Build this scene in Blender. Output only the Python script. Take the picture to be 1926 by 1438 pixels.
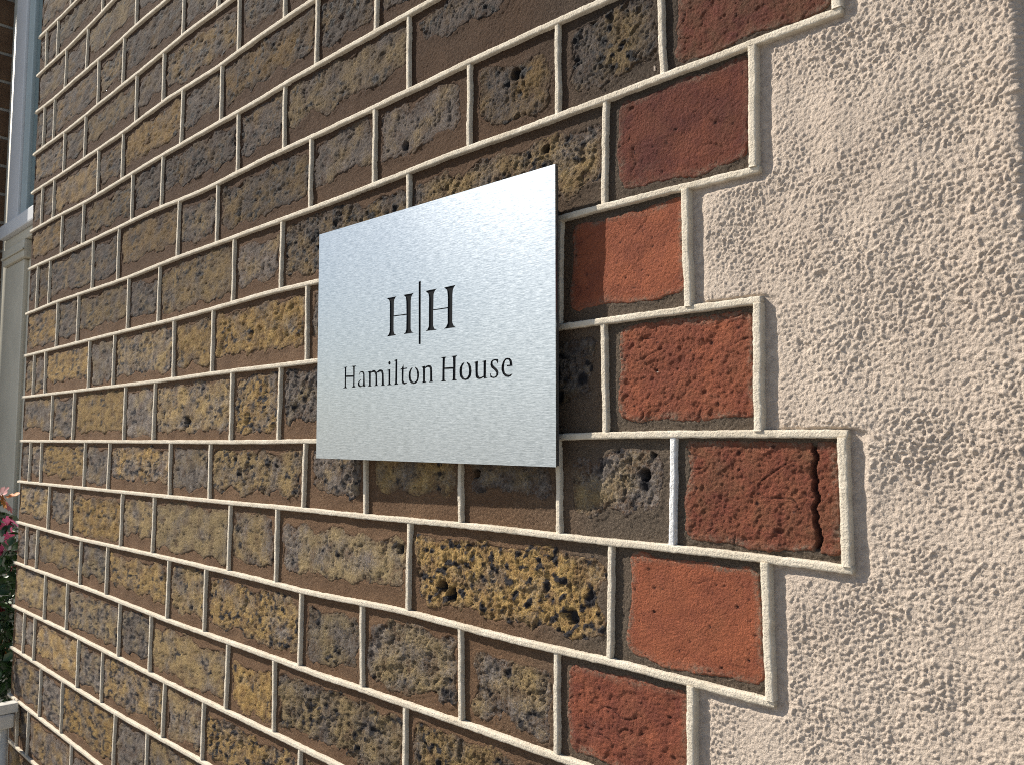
import bpy, math
import numpy as np
from mathutils import Matrix, Vector

for o in list(bpy.data.objects):
    bpy.data.objects.remove(o, do_unlink=True)
scene = bpy.context.scene
COL = scene.collection

# ---------------------------------------------------------------- camera, sky, sun, exposure
# wall space: X along the wall, Y up, Z out of the wall (metres); BASE carries it into the world
EYE = 1.85
BASE = Matrix.Translation((0, 0, EYE)) @ Matrix.Rotation(math.radians(90), 4, 'X')
CAM = np.array([0.0, -0.23446, 0.43302])
CAM_R = np.array([[0.7026826796, 0.0503805021, 0.7097174485],
                  [0.0035400459, 0.9972300220, -0.0742950286],
                  [-0.7114945677, 0.0547182621, 0.7005579148]])
FOC = 1574.457                                   # pixels for a 1926 pixel wide picture
cam_data = bpy.data.cameras.new('camera')
cam = bpy.data.objects.new('camera', cam_data)
COL.objects.link(cam)
m = Matrix.Identity(4)
for i in range(3):
    for j in range(3):
        m[i][j] = CAM_R[i, j]
    m[i][3] = CAM[i]
cam.matrix_world = BASE @ m
cam_data.sensor_width = 36.0
cam_data.lens = FOC / 1926.0 * 36.0
cam_data.clip_start = 0.01
cam_data.clip_end = 2000.0
cam_data.dof.use_dof = True
cam_data.dof.focus_distance = 0.72
cam_data.dof.aperture_fstop = 30.0
scene.camera = cam

SUN = Vector((-1.95, -1.0, 1.95)).normalized()     # towards the sun
world = bpy.data.worlds.new('World')
scene.world = world
world.use_nodes = True
wn = world.node_tree
bg = wn.nodes['Background']
sky = wn.nodes.new('ShaderNodeTexSky')
sky.sky_type = 'NISHITA'
sky.sun_disc = False
sky.sun_elevation = math.asin(SUN.z)
sky.sun_rotation = math.atan2(SUN.x, SUN.y)
sky.air_density = 1.0
sky.dust_density = 0.7
wn.links.new(sky.outputs[0], bg.inputs[0])
bg.inputs[1].default_value = 0.085
sun_data = bpy.data.lights.new('sun', 'SUN')
sun_data.energy = 5.0
sun_data.angle = math.radians(0.53)
sun_data.color = (1.0, 0.93, 0.82)
sun = bpy.data.objects.new('sun', sun_data)
COL.objects.link(sun)
sun.rotation_euler = SUN.to_track_quat('Z', 'Y').to_euler()
sun.location = (-4, -3, 8)

scene.view_settings.view_transform = 'Standard'
scene.view_settings.look = 'None'
scene.view_settings.exposure = 0.5
scene.view_settings.gamma = 1.0
scene.view_settings.use_curve_mapping = False
scene.render.engine = 'CYCLES'
scene.cycles.use_denoising = False          # keeps the grit of mortar and brick
scene.cycles.max_bounces = 5
scene.cycles.filter_width = 1.0

# ---------------------------------------------------------------- noise and mesh helpers
_rng = np.random.RandomState(7)
_PERM = np.concatenate([_rng.permutation(256)] * 3).astype(np.int32)
_ANG = _rng.rand(256) * 2 * np.pi
_GX, _GY = np.cos(_ANG), np.sin(_ANG)


def pn(x, y, s=0):
    """gradient noise, about -0.7..0.7"""
    x = x + s * 17.31
    y = y + s * 9.73
    xf = np.floor(x); yf = np.floor(y)
    ix = xf.astype(np.int64) & 255; iy = yf.astype(np.int64) & 255
    fx = x - xf; fy = y - yf
    u = fx * fx * fx * (fx * (fx * 6 - 15) + 10)
    v = fy * fy * fy * (fy * (fy * 6 - 15) + 10)

    def g(i, j, dx, dy):
        h = _PERM[_PERM[i] + j]
        return _GX[h] * dx + _GY[h] * dy
    i1 = (ix + 1) & 255; j1 = (iy + 1) & 255
    a = g(ix, iy, fx, fy); b = g(i1, iy, fx - 1, fy)
    c = g(ix, j1, fx, fy - 1); d = g(i1, j1, fx - 1, fy - 1)
    return (a + u * (b - a)) + v * ((c + u * (d - c)) - (a + u * (b - a)))


def fbm(x, y, s=0, o=3):
    t = 0.0; a = 1.0
    for k in range(o):
        t = t + a * pn(x * 2 ** k, y * 2 ** k, s + k * 3)
        a *= 0.5
    return t


def sstep(a, b, x):
    t = np.clip((x - a) / (b - a), 0, 1)
    return t * t * (3 - 2 * t)


def to_px(P):
    """wall point(s) -> pixel of the 1926 x 1438 picture (only used to choose mesh density)"""
    q = (np.asarray(P, float) - CAM) @ CAM_R
    w = np.maximum(-q[..., 2], 1e-3)
    return 963 + FOC * q[..., 0] / w, 719 - FOC * q[..., 1] / w


def in_frame(x0, x1, y0, y1, marg=90):
    g = np.array([(a, b, 0.0) for a in np.linspace(x0, x1, 5) for b in np.linspace(y0, y1, 5)])
    px, py = to_px(g)
    return bool(np.any((px > -marg) & (px < 1926 + marg) & (py > -marg) & (py < 1438 + marg)))


def spacing(x, y):
    d = math.sqrt(x * x + (y - CAM[1]) ** 2 + CAM[2] ** 2)
    p = d / (FOC * 1024 / 1926)
    return p / (CAM[2] / math.hypot(x, CAM[2])), p      # along X, along Y


def mesh_from(name, verts, faces, mat, smooth=True, attr=None, soot=None):
    """faces: (n,4) int array, or a list of tuples"""
    me = bpy.data.meshes.new(name)
    verts = np.ascontiguousarray(verts, dtype=np.float32)
    if isinstance(faces, np.ndarray):
        k = faces.shape[1]
        me.vertices.add(len(verts))
        me.vertices.foreach_set('co', verts.ravel())
        me.loops.add(faces.size)
        me.loops.foreach_set('vertex_index', np.ascontiguousarray(faces, dtype=np.int32).ravel())
        me.polygons.add(len(faces))
        me.polygons.foreach_set('loop_start', np.arange(0, faces.size, k, dtype=np.int32))
        me.update(calc_edges=True)
    else:
        me.from_pydata([tuple(v) for v in verts], [], faces)
        me.update()
    if smooth:
        me.polygons.foreach_set('use_smooth', np.ones(len(me.polygons), dtype=bool))
    if attr is not None:
        a = me.attributes.new('mask', 'FLOAT_COLOR', 'POINT')
        a.data.foreach_set('color', np.ascontiguousarray(attr, dtype=np.float32).ravel())
    if soot is not None:
        a = me.attributes.new('soot', 'FLOAT', 'POINT')  # mask of painted shade mixed with soot
        a.data.foreach_set('value', np.ascontiguousarray(soot, dtype=np.float32).ravel())
    me.materials.append(mat)
    return me


def link(name, me, parent=None, loc=(0, 0, 0), rot=(0, 0, 0)):
    o = bpy.data.objects.new(name, me)
    COL.objects.link(o)
    o.parent = parent
    o.location = loc
    o.rotation_euler = rot
    return o


def thing(name, label, cat, loc=(0, 0, 0), wall=True, group=None):
    """an Empty at the thing's base; its parts are given in wall space relative to loc"""
    o = bpy.data.objects.new(name, None)
    COL.objects.link(o)
    o.empty_display_size = 0.05
    o.matrix_world = (BASE @ Matrix.Translation(loc)) if wall else Matrix.Translation(loc)
    tag(o, label, cat, group)
    return o


def tag(o, label, cat, group=None, kind=None):
    o['label'] = label
    o['category'] = cat
    if group:
        o['group'] = group
    if kind:
        o['kind'] = kind
    return o


def grid_faces(ny, nx, keep=None):
    i = np.arange(ny * nx).reshape(ny, nx)
    f = np.stack([i[:-1, :-1], i[:-1, 1:], i[1:, 1:], i[1:, :-1]], -1)
    return f[keep] if keep is not None else f.reshape(-1, 4)


def compress(verts, faces, attr=None):
    used = np.zeros(len(verts), bool); used[faces.ravel()] = True
    idx = np.cumsum(used) - 1
    return verts[used], idx[faces], (attr[used] if attr is not None else None)


BOX_F = np.array([[0, 3, 2, 1], [4, 5, 6, 7], [0, 1, 5, 4], [1, 2, 6, 5], [2, 3, 7, 6], [3, 0, 4, 7]])


def box_arrays(a, b):
    x0, y0, z0 = a; x1, y1, z1 = b
    v = np.array([(x0, y0, z0), (x1, y0, z0), (x1, y1, z0), (x0, y1, z0),
                  (x0, y0, z1), (x1, y0, z1), (x1, y1, z1), (x0, y1, z1)], float)
    return v, BOX_F.copy()


def bevel_box(name, a, b, mat, parent, bev=0.002, seg=2):
    import bmesh
    v, f = box_arrays(a, b)
    bm = bmesh.new()
    vs = [bm.verts.new(p) for p in v]
    for q in f:
        bm.faces.new([vs[k] for k in q])
    if bev:
        bmesh.ops.bevel(bm, geom=list(bm.edges), offset=bev, segments=seg, affect='EDGES', profile=0.6)
    me = bpy.data.meshes.new(name); bm.to_mesh(me); bm.free()
    me.materials.append(mat)
    return link(name, me, parent)


# ---------------------------------------------------------------- materials
class NT:
    def __init__(self, name):
        self.mat = bpy.data.materials.new(name); self.mat.use_nodes = True
        self.t = self.mat.node_tree
        self.b = self.t.nodes['Principled BSDF']
        self.b.inputs['Specular IOR Level'].default_value = 0.25

    def n(self, typ, **kw):
        nd = self.t.nodes.new(typ)
        for k, v in kw.items():
            setattr(nd, k, v)
        return nd

    def l(self, a, b):
        self.t.links.new(a, b)

    def set(self, sock, v):
        if hasattr(v, 'is_output') or isinstance(v, bpy.types.NodeSocket):
            self.l(v, sock)
        else:
            sock.default_value = v

    def coord(self):
        return self.n('ShaderNodeTexCoord').outputs['Object']

    def mapping(self, co, scale, loc=(0, 0, 0)):
        mp = self.n('ShaderNodeMapping'); self.l(co, mp.inputs[0])
        mp.inputs['Scale'].default_value = scale; mp.inputs['Location'].default_value = loc
        return mp.outputs[0]

    def noise(self, co, scale, detail=4, rough=0.6, dist=0.0):
        nd = self.n('ShaderNodeTexNoise'); self.l(co, nd.inputs['Vector'])
        nd.inputs['Scale'].default_value = scale; nd.inputs['Detail'].default_value = detail
        nd.inputs['Roughness'].default_value = rough; nd.inputs['Distortion'].default_value = dist
        return nd.outputs['Fac']

    def ramp(self, v, a, b, lo=0.0, hi=1.0):
        r = self.n('ShaderNodeMapRange'); self.set(r.inputs[0], v)
        r.inputs[1].default_value = a; r.inputs[2].default_value = b
        r.inputs[3].default_value = lo; r.inputs[4].default_value = hi
        return r.outputs[0]

    def math(self, op, a, b=0.0, clamp=False):
        x = self.n('ShaderNodeMath', operation=op, use_clamp=clamp)
        self.set(x.inputs[0], a); self.set(x.inputs[1], b)
        return x.outputs[0]

    def mix(self, f, a, b, mode='MIX'):
        x = self.n('ShaderNodeMix', data_type='RGBA', blend_type=mode)
        self.set(x.inputs[0], f)
        self.set(x.inputs[6], a if not isinstance(a, tuple) else a + (1,) * (4 - len(a)))
        self.set(x.inputs[7], b if not isinstance(b, tuple) else b + (1,) * (4 - len(b)))
        return x.outputs[2]

    def gray(self, v):
        c = self.n('ShaderNodeCombineColor')
        for k in range(3):
            self.l(v, c.inputs[k])
        return c.outputs[0]

    def attr(self, name='mask'):
        a = self.n('ShaderNodeAttribute', attribute_name=name)
        s = self.n('ShaderNodeSeparateColor'); self.l(a.outputs['Color'], s.inputs[0])
        return s.outputs[0], s.outputs[1], s.outputs[2], a.outputs['Alpha']

    def sooty(self, c, n):  # darkens the colour by the mask of painted shade and soot
        a = self.n('ShaderNodeAttribute', attribute_name='soot')  # painted shade and soot in one mask
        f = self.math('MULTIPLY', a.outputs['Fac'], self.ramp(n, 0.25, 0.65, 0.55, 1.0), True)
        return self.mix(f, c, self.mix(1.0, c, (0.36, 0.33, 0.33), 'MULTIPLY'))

    def bump(self, h, dist, strength=1.0, prev=None):
        b = self.n('ShaderNodeBump'); self.l(h, b.inputs['Height'])
        b.inputs['Distance'].default_value = dist; b.inputs['Strength'].default_value = strength
        if prev is not None:
            self.l(prev, b.inputs['Normal'])
        return b.outputs[0]

    def out(self, color=None, rough=None, normal=None, metallic=None):
        if color is not None: self.set(self.b.inputs['Base Color'], color if not isinstance(color, tuple) else color + (1,) * (4 - len(color)))
        if rough is not None: self.set(self.b.inputs['Roughness'], rough)
        if normal is not None: self.l(normal, self.b.inputs['Normal'])
        if metallic is not None: self.set(self.b.inputs['Metallic'], metallic)
        return self.mat


def mat_stock():
    """London stock brick: grey-purple to ochre, with black cinders; mask = tone, cinder, film of mortar, warmth"""
    t = NT('stock_brick')
    tone, cin, film, warm = t.attr()
    co = t.coord()
    n1 = t.noise(co, 90, 4, 0.65, 0.6); n2 = t.noise(co, 420, 3, 0.7); n3 = t.noise(co, 1300, 2, 0.6)
    grey = t.mix(t.ramp(n1, 0.32, 0.68), (0.085, 0.068, 0.062), (0.30, 0.258, 0.228))
    och = t.mix(t.ramp(n1, 0.3, 0.7), (0.25, 0.134, 0.040), (0.56, 0.37, 0.13))
    och = t.mix(warm, (0.33, 0.265, 0.155), och)
    f = t.math('ADD', tone, t.ramp(n2, 0.3, 0.7, -0.38, 0.38), True)
    c = t.mix(f, grey, och)
    c = t.mix(t.ramp(n2, 0.60, 0.70, 0.0, 0.55), c, (0.13, 0.085, 0.05))
    c = t.mix(t.ramp(n3, 0.62, 0.74, 0.0, 0.5), c, (0.48, 0.40, 0.27))
    c = t.mix(t.math('MULTIPLY', film, t.ramp(n2, 0.35, 0.6)), c, (0.125, 0.076, 0.048))
    c = t.mix(cin, c, (0.022, 0.02, 0.024))
    v = t.math('MULTIPLY', t.ramp(n3, 0.3, 0.7, 0.6, 1.36), t.ramp(t.n('ShaderNodeObjectInfo').outputs['Random'], 0, 1, 0.78, 1.22))
    c = t.mix(1.0, c, t.gray(v), 'MULTIPLY')
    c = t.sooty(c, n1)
    g = t.noise(t.mapping(co, (1.0, 0.62, 1.0)), 560, 4, 0.75)
    nb = t.bump(n2, 0.0016, 1.0); nb = t.bump(g, 0.0040, 1.0, nb)
    return t.out(c, t.math('SUBTRACT', 0.92, t.math('MULTIPLY', cin, 0.18)), nb)


def mat_red():
    """red rubbed brick; mask = tone (maroon..orange), dark pits, mortar residue, brown stain"""
    t = NT('red_brick')
    tone, cin, film, stain = t.attr()
    co = t.coord()
    n1 = t.noise(co, 70, 4, 0.6, 0.5); n2 = t.noise(co, 380, 3, 0.7); n3 = t.noise(co, 1300, 2, 0.6)
    f = t.math('ADD', tone, t.ramp(n1, 0.3, 0.7, -0.28, 0.28), True)
    c = t.mix(f, (0.150, 0.042, 0.031), (0.385, 0.118, 0.057))
    c = t.mix(t.math('MULTIPLY', stain, t.ramp(n1, 0.35, 0.65)), c, (0.17, 0.085, 0.045))
    c = t.mix(t.ramp(n2, 0.60, 0.70, 0.0, 0.5), c, (0.14, 0.045, 0.035))
    c = t.mix(t.ramp(n3, 0.66, 0.76, 0.0, 0.4), c, (0.55, 0.35, 0.27))
    c = t.mix(t.math('MULTIPLY', film, t.ramp(n2, 0.38, 0.58)), c, (0.25, 0.175, 0.125))
    c = t.mix(cin, c, (0.05, 0.025, 0.025))
    c = t.mix(1.0, c, t.gray(t.ramp(n3, 0.3, 0.7, 0.74, 1.22)), 'MULTIPLY')
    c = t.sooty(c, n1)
    g = t.noise(co, 620, 4, 0.75)
    nb = t.bump(n2, 0.0010, 0.8); nb = t.bump(g, 0.0030, 1.0, nb)
    return t.out(c, 0.9, nb)


def mat_mortar():
    """brown sandy stopping between the bricks; mask.r = greyness"""
    t = NT('brown_mortar')
    g, _, _, _ = t.attr()
    co = t.coord()
    n1 = t.noise(co, 30, 4, 0.6); n2 = t.noise(co, 700, 2, 0.6); n3 = t.noise(co, 1500, 2, 0.6)
    c = t.mix(t.ramp(n1, 0.3, 0.7), (0.155, 0.086, 0.047), (0.24, 0.142, 0.080))
    c = t.mix(g, c, (0.150, 0.115, 0.085))
    c = t.mix(t.ramp(n3, 0.62, 0.72, 0.0, 0.55), c, (0.46, 0.36, 0.25))
    c = t.mix(t.ramp(n2, 0.60, 0.70, 0.0, 0.45), c, (0.09, 0.06, 0.042))
    c = t.mix(1.0, c, t.gray(t.ramp(n3, 0.3, 0.7, 0.68, 1.3)), 'MULTIPLY')
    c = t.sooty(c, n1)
    g = t.noise(co, 560, 4, 0.8)
    nb = t.bump(n2, 0.0012, 1.0); nb = t.bump(g, 0.0042, 1.0, nb)
    return t.out(c, 0.95, nb)


def mat_ribbon(name, a, b):
    t = NT(name)
    co = t.coord()
    n1 = t.noise(co, 55, 4, 0.65); n2 = t.noise(co, 500, 3, 0.65); n3 = t.noise(co, 1600, 2, 0.6)
    c = t.mix(t.ramp(n1, 0.3, 0.7), a, b)
    c = t.mix(t.ramp(n2, 0.60, 0.74, 0.0, 0.5), c, (0.36, 0.29, 0.21))
    c = t.mix(t.ramp(n3, 0.66, 0.76, 0.0, 0.35), c, (0.30, 0.25, 0.19))
    g = t.noise(co, 900, 3, 0.7)
    nb = t.bump(n2, 0.0010, 0.7); nb = t.bump(g, 0.0010, 0.8, nb)
    return t.out(c, 0.9, nb)


def mat_stucco():
    t = NT('painted_stucco')
    d, _, _, _ = t.attr()
    co = t.coord()
    n1 = t.noise(co, 14, 4, 0.6); n2 = t.noise(co, 260, 3, 0.6); n3 = t.noise(co, 900, 2, 0.6)
    c = t.mix(t.ramp(n1, 0.3, 0.7), (0.56, 0.46, 0.375), (0.64, 0.535, 0.44))
    c = t.mix(t.math('MULTIPLY', d, t.ramp(n2, 0.35, 0.65)), c, (0.40, 0.335, 0.285))
    c = t.mix(t.ramp(n2, 0.66, 0.76, 0.0, 0.25), c, (0.36, 0.29, 0.26))
    g = t.noise(co, 520, 4, 0.75)
    nb = t.bump(n2, 0.0009, 0.6); nb = t.bump(g, 0.0021, 1.0, nb)
    return t.out(c, 0.85, nb)


def mat_plain(name, col, rough=0.6, var=0.15, scale=40, bump=0.0, spec=0.3):
    t = NT(name)
    co = t.coord(); n1 = t.noise(co, scale, 5, 0.6); n2 = t.noise(co, scale * 9, 3, 0.6)
    c = t.mix(t.ramp(n1, 0.3, 0.7), tuple(x * (1 - var) for x in col), tuple(min(1, x * (1 + var)) for x in col))
    t.b.inputs['Specular IOR Level'].default_value = spec
    return t.out(c, rough, t.bump(n2, bump, 0.6) if bump else None)


def mat_brushed():
    t = NT('brushed_aluminium')
    co = t.coord()
    s1 = t.noise(t.mapping(co, (110, 1100, 1)), 1.0, 3, 0.7)
    s2 = t.noise(t.mapping(co, (320, 2600, 1), (3, 7, 0)), 1.0, 2, 0.7)
    s = t.math('ADD', t.math('MULTIPLY', s1, 0.55), t.math('MULTIPLY', s2, 0.45))
    n1 = t.noise(co, 9, 3, 0.5)
    c = t.mix(t.ramp(s, 0.36, 0.64), (0.29, 0.325, 0.355), (0.55, 0.59, 0.625))
    tg = t.n('ShaderNodeTangent', direction_type='UV_MAP', uv_map='uv')
    t.l(tg.outputs[0], t.b.inputs['Tangent'])
    t.b.inputs['Anisotropic'].default_value = 0.7
    t.b.inputs['Anisotropic Rotation'].default_value = 0.25
    r = t.math('ADD', t.ramp(s, 0.35, 0.65, 0.26, 0.31), t.ramp(n1, 0.3, 0.7, -0.012, 0.012))
    return t.out(c, r, None, 1.0)


M_STOCK = mat_stock(); M_RED = mat_red(); M_MORTAR = mat_mortar(); M_STUCCO = mat_stucco()
M_RIB = mat_ribbon('lime_ribbon', (0.56, 0.485, 0.375), (0.72, 0.645, 0.525))
M_RIBW = mat_ribbon('white_ribbon', (0.72, 0.71, 0.70), (0.82, 0.82, 0.81))
M_METAL = mat_brushed()
M_BLACK = mat_plain('black_infill', (0.008, 0.009, 0.011), 0.6, 0.1, spec=0.08)
M_EDGE = mat_plain('dark_sign_edge', (0.06, 0.06, 0.062), 0.4, 0.1)
M_CREAM = mat_plain('cream_joinery_paint', (0.58, 0.53, 0.42), 0.5, 0.08, 12, 0.0003)
M_GREYP = mat_plain('pale_grey_sash_paint', (0.66, 0.66, 0.66), 0.45, 0.06, 12)
M_IRON = mat_plain('white_iron_paint', (0.62, 0.60, 0.55), 0.5, 0.12, 60, 0.0005)
M_PAVE = mat_plain('paving_stone', (0.27, 0.255, 0.235), 0.85, 0.2, 3, 0.002)

# ---------------------------------------------------------------- the brick wall: courses and joints (mm, wall space)
LINE_PTS = {
    -7: [(-1682,519.3),(-1588,512.7),(-1482,507.8)],
    -6: [(-1675,445.7),(-1528,438.8),(-1426,438.6),(-1310,440.7)],
    -5: [(-1677,376.1),(-1585,366.7),(-1528,370.1),(-1368,365.6),(-1258,363.5),(-1211,366.6),(-1103,360.5)],
    -4: [(-1674,295.6),(-1522,290.5),(-1416,289.9),(-1355,291.2),(-1257,290.4),(-1203,290.1),(-1106,289.7),(-1050,293.4),(-944,287.4)],
    -3: [(-1670,223.4),(-1564,220.0),(-1349,217.8),(-1249,216.2),(-1198,218.0),(-1102,220.3),(-1044,219.3),(-930,213.2),(-888,216.6),(-784,217.2),(-729,214.9)],
    -2: [(-1658,150.7),(-1517,149.1),(-1405,144.3),(-1199,146.0),(-1099,147.1),(-1040,144.8),(-931,145.6),(-885,142.1),(-780,144.7),(-718,143.4),(-614,142.7),(-571,140.4)],
    -1: [(-1667,81.3),(-1410,77.5),(-1202,76.5),(-1096,77.0),(-1042,72.9),(-933,69.8),(-886,72.9),(-780,73.1),(-703,71.3),(-616,71.1),(-565,70.8),(-488,71.4),(-392,69.2),(-349,67.5)],
    0: [(-1667,-0.7),(-1525,1.4),(-1206,-3.0),(-1040,-0.0),(-889,-1.4),(-782,-1.2),(-700,-2.1),(-563,-0.6),(-485,0.7),(-392,-2.4),(-350,-0.5),(-303,-0.6),(-238,-1.0),(-190,-0.5)],
    1: [(-1665,-77.5),(-1253,-77.4),(-1045,-78.5),(-934,-77.7),(-778,-74.4),(-699,-77.5),(-348,-75.0),(-282,-75.0),(-237,-76.6)],
    2: [(-1675,-152.1),(-1413,-153.0),(-1099,-154.2),(-885,-153.2),(-697,-154.5),(-386,-152.1),(-349,-152.5),(-284,-151.8),(-237,-152.0)],
    3: [(-1672,-230.7),(-880,-232.5),(-697,-231.4),(-386,-229.2),(-350,-227.6),(-300,-227.5),(-242,-227.3),(-193,-228.5)],
    4: [(-1670,-302.9),(-1041,-299.9),(-653,-297.3),(-622,-298.2),(-494,-296.2),(-392,-296.3),(-345,-298.4),(-294,-295.8),(-236,-296.6),(-188,-298.5)],
    5: [(-1672,-374.6),(-1401,-378.0),(-1087,-374.9),(-774,-374.2),(-724,-376.3),(-557,-370.8),(-495,-373.9),(-395,-374.1),(-346,-372.2),(-286,-373.9),(-233,-375.4)],
    6: [(-1663,-445.8),(-1240,-446.3),(-1030,-449.0),(-883,-448.0),(-727,-447.1),(-721,-449.5),(-621,-446.3),(-412,-444.4)],
    7: [(-1667,-521.3),(-1400,-520.1),(-1082,-522.1),(-874,-521.0),(-724,-520.3)],
    8: [(-1668,-593.3),(-1514,-594.4),(-1192,-594.5),(-931,-588.0)],
}

ROWS = {
    -7: [-1648, -1583, -1357, -1247], -6: [-1529, -1422, -1213, -1100],
    -5: [-1642, -1583, -1362, -1256, -1047, -946], -4: [-1518, -1414, -1200, -1105, -890, -785],
    -3: [-1632, -1565, -1347, -1245, -1041, -930, -719, -616], -2: [-1512, -1406, -1202, -1098, -884, -780, -567],
    -1: [-1638, -1568, -1354, -1247, -1041, -932, -725, -616, -487, -392, -302, -188],
    0: [-1516, -1412, -1202, -1095, -886, -779, -564, -349, -238],
    1: [-1636, -1569, -1352, -1249, -1043, -934, -726, -621, -494, -390, -284],
    2: [-1523, -1413, -1200, -1097, -882, -776, -561, -350, -238],
    3: [-1634, -1570, -1354, -1252, -1042, -931, -725, -622, -494, -391, -297, -190],
    4: [-1518, -1406, -1197, -1087, -878, -775, -558, -346, -235],
    5: [-1633, -1571, -1355, -1244, -1036, -933, -726, -623, -492, -393, -285],
    6: [-1517, -1407, -1190, -1084, -875, -773, -560], 7: [-1625, -1564, -1348, -1248, -1037, -929, -722],
    8: [-1520, -1412, -1193, -1083], 9: [-1640, -1576, -1360],
}
EVEN = [-1518, -1410, -1200, -1094, -884, -778, -562]
ODD = [-1636, -1569, -1353, -1248, -1041, -931, -725, -620, -492]
LEFT = -1692
R0, R1 = -12, 15


def row_joints(r):
    k = r % 4
    tail = {0: [-348, -238], 2: [-349, -238], 1: [-391, -284], 3: [-392, -300, -189]}[k]
    full = (EVEN if k in (0, 2) else ODD) + tail
    got = ROWS.get(r, [])
    if got:
        full = got + [x for x in full if x > got[-1] + 55]
    return [LEFT] + full


_LC = {}


def line_y(j, x):
    """height in mm of bed joint j at x (mm): a smoothed copy of the slightly wandering courses"""
    x = np.asarray(x, float)
    if j not in LINE_PTS:
        return -75.0 * j + 1.2 * pn(x / 260.0, x * 0 + j * 3.7, 5)
    if j not in _LC:
        p = np.array(LINE_PTS[j], float)
        gx = np.arange(-1800, -80, 10.0)
        gy = np.interp(gx, p[:, 0], p[:, 1])
        w = np.exp(-0.5 * ((gx[:, None] - gx[None]) / 45.0) ** 2); w /= w.sum(1, keepdims=True)
        _LC[j] = (gx, w @ gy)
    gx, gy = _LC[j]
    return np.interp(x, gx, gy) + 0.35 * pn(x / 37.0, x * 0 + j * 3.7, 6)


wall = thing('brick_wall', 'old brown and yellow brick wall with raised cream pointing and red corner bricks', 'wall', (0, 0, 0))

# tone (grey 0 .. ochre 1), warmth, cinders, roughness, mortar overlap left/right/top/bottom in mm
STOCK = {
    (-1, -392): (.35, .5, .6, 1.1, 12, 6, 10, 14), (-1, -487): (.6, .8, .15, 1.1, 12, 8, 14, 12),
    (-1, -616): (.05, .4, .0, .8, 8, 12, 10, 20), (-1, -725): (.15, .4, .1, .9, 5, 7, 7, 21),
    (-1, -932): (.45, .7, .5, 1.1, 9, 8, 9, 14), (-2, -567): (.18, .5, .5, 1.0, 16, 30, 6, 34),
    (-2, -780): (.6, .35, .25, 1.0, 6, 7, 6, 22), (-3, -616): (.15, .5, .2, .9, 8, 8, 8, 14),
    (0, -564): (.45, .6, .45, 1.3, 6, 5, 14, 18), (0, -779): (.4, .7, .9, 1.3, 6, 6, 12, 12),
    (0, -886): (.2, .5, .1, 1.0, 6, 6, 12, 18), (0, -1095): (.75, .6, .3, 1.0, 5, 5, 8, 12),
    (1, -934): (.98, 1., .2, 1.3, 5, 5, 9, 18), (1, -1043): (.85, .9, .2, 1.1, 5, 5, 10, 14),
    (1, -1249): (.6, .5, .6, 1.1, 5, 6, 8, 12), (1, -494): (.5, .5, .3, 1.0, 6, 6, 9, 12),
    (2, -776): (.08, .3, .8, 1.5, 10, 6, 6, 20), (2, -882): (.72, .9, .9, 1.3, 8, 10, 8, 10),
    (2, -1097): (.65, .6, .5, 1.1, 5, 6, 8, 12), (2, -561): (.3, .5, .4, 1.4, 6, 10, 10, 24),
    (3, -391): (.12, .4, .25, 1.1, 10, 10, 12, 20), (3, -494): (.2, .5, .25, .9, 11, 8, 8, 26),
    (3, -622): (.7, .7, .2, 1.0, 12, 10, 8, 24), (3, -725): (.12, .5, .6, 1.1, 14, 10, 6, 16),
    (3, -931): (.65, .6, .6, 1.2, 6, 8, 9, 12), (3, -1042): (.1, .4, .0, .9, 7, 7, 8, 10),
    (4, -775): (.78, .3, .2, 1.0, 9, 6, 16, 18), (4, -558): (.97, .95, 1., 1.4, 7, 7, 12, 12),
    (4, -878): (.62, .5, .2, 1.0, 6, 7, 8, 12), (4, -1087): (.85, .35, .15, .9, 5, 5, 9, 9),
    (5, -933): (.75, .85, .6, 1.2, 7, 6, 10, 12), (5, -726): (.5, .3, .2, 1.1, 8, 6, 14, 12),
    (5, -623): (.5, .35, .3, 1.6, 8, 8, 12, 10), (5, -492): (.35, .5, .2, 1.2, 15, 7, 16, 10),
    (6, -773): (.6, .4, .4, 1.6, 6, 6, 12, 12), (6, -875): (1.1, 1., .1, 1.1, 8, 6, 16, 9),
    (6, -1084): (.9, .55, .2, 1.0, 6, 6, 12, 10), (7, -929): (.85, .9, .9, 1.5, 6, 6, 14, 12),
    (7, -722): (.9, .8, .9, 1.5, 8, 8, 12, 12), (6, -560): (.75, .7, .6, 1.4, 8, 8, 12, 12),
}
RED = {-1: (.32, .75, 1.0, 11, 3, 5, 6), 0: (.22, .12, .8, 12, 4, 6, 8), 1: (.84, .0, .7, 11, 3, 7, 11),
       2: (.60, .15, 1.2, 12, 3, 6, 9), 3: (.48, .6, 1.2, 9, 2, 4, 6), 4: (.86, .05, .5, 14, 5, 6, 7),
       5: (.42, .1, 1.1, 10, 3, 9, 7)}
HOLES = {(-1, -487): [(-436, 45, 5.0, 6)], (-1, -616): [(-572, 24, 4.5, 4)], (0, -564): [(-404, -21, 3.2, 6)],
         (3, -391): [(-319, -253, 4.2, 8), (-312, -240, 2.5, 4)], (2, -1097): [(-1000, -208, 7, 7)],
         (3, -494): [(-478, -256, 4, 6)], (4, -775): [(-572, -322, 5, 5)], (5, -726): [(-703, -387, 5, 5)],
         (4, -558): [(-516, -346, 5, 8), (-505, -351, 6, 7), (-380, -350, 6, 4)]}
CRACK = {3: (-207, 5.0, 1.0)}
rs = np.random.RandomState(11)
mort_v, mort_f, mort_a, mort_n = [], [], [], 0


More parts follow.
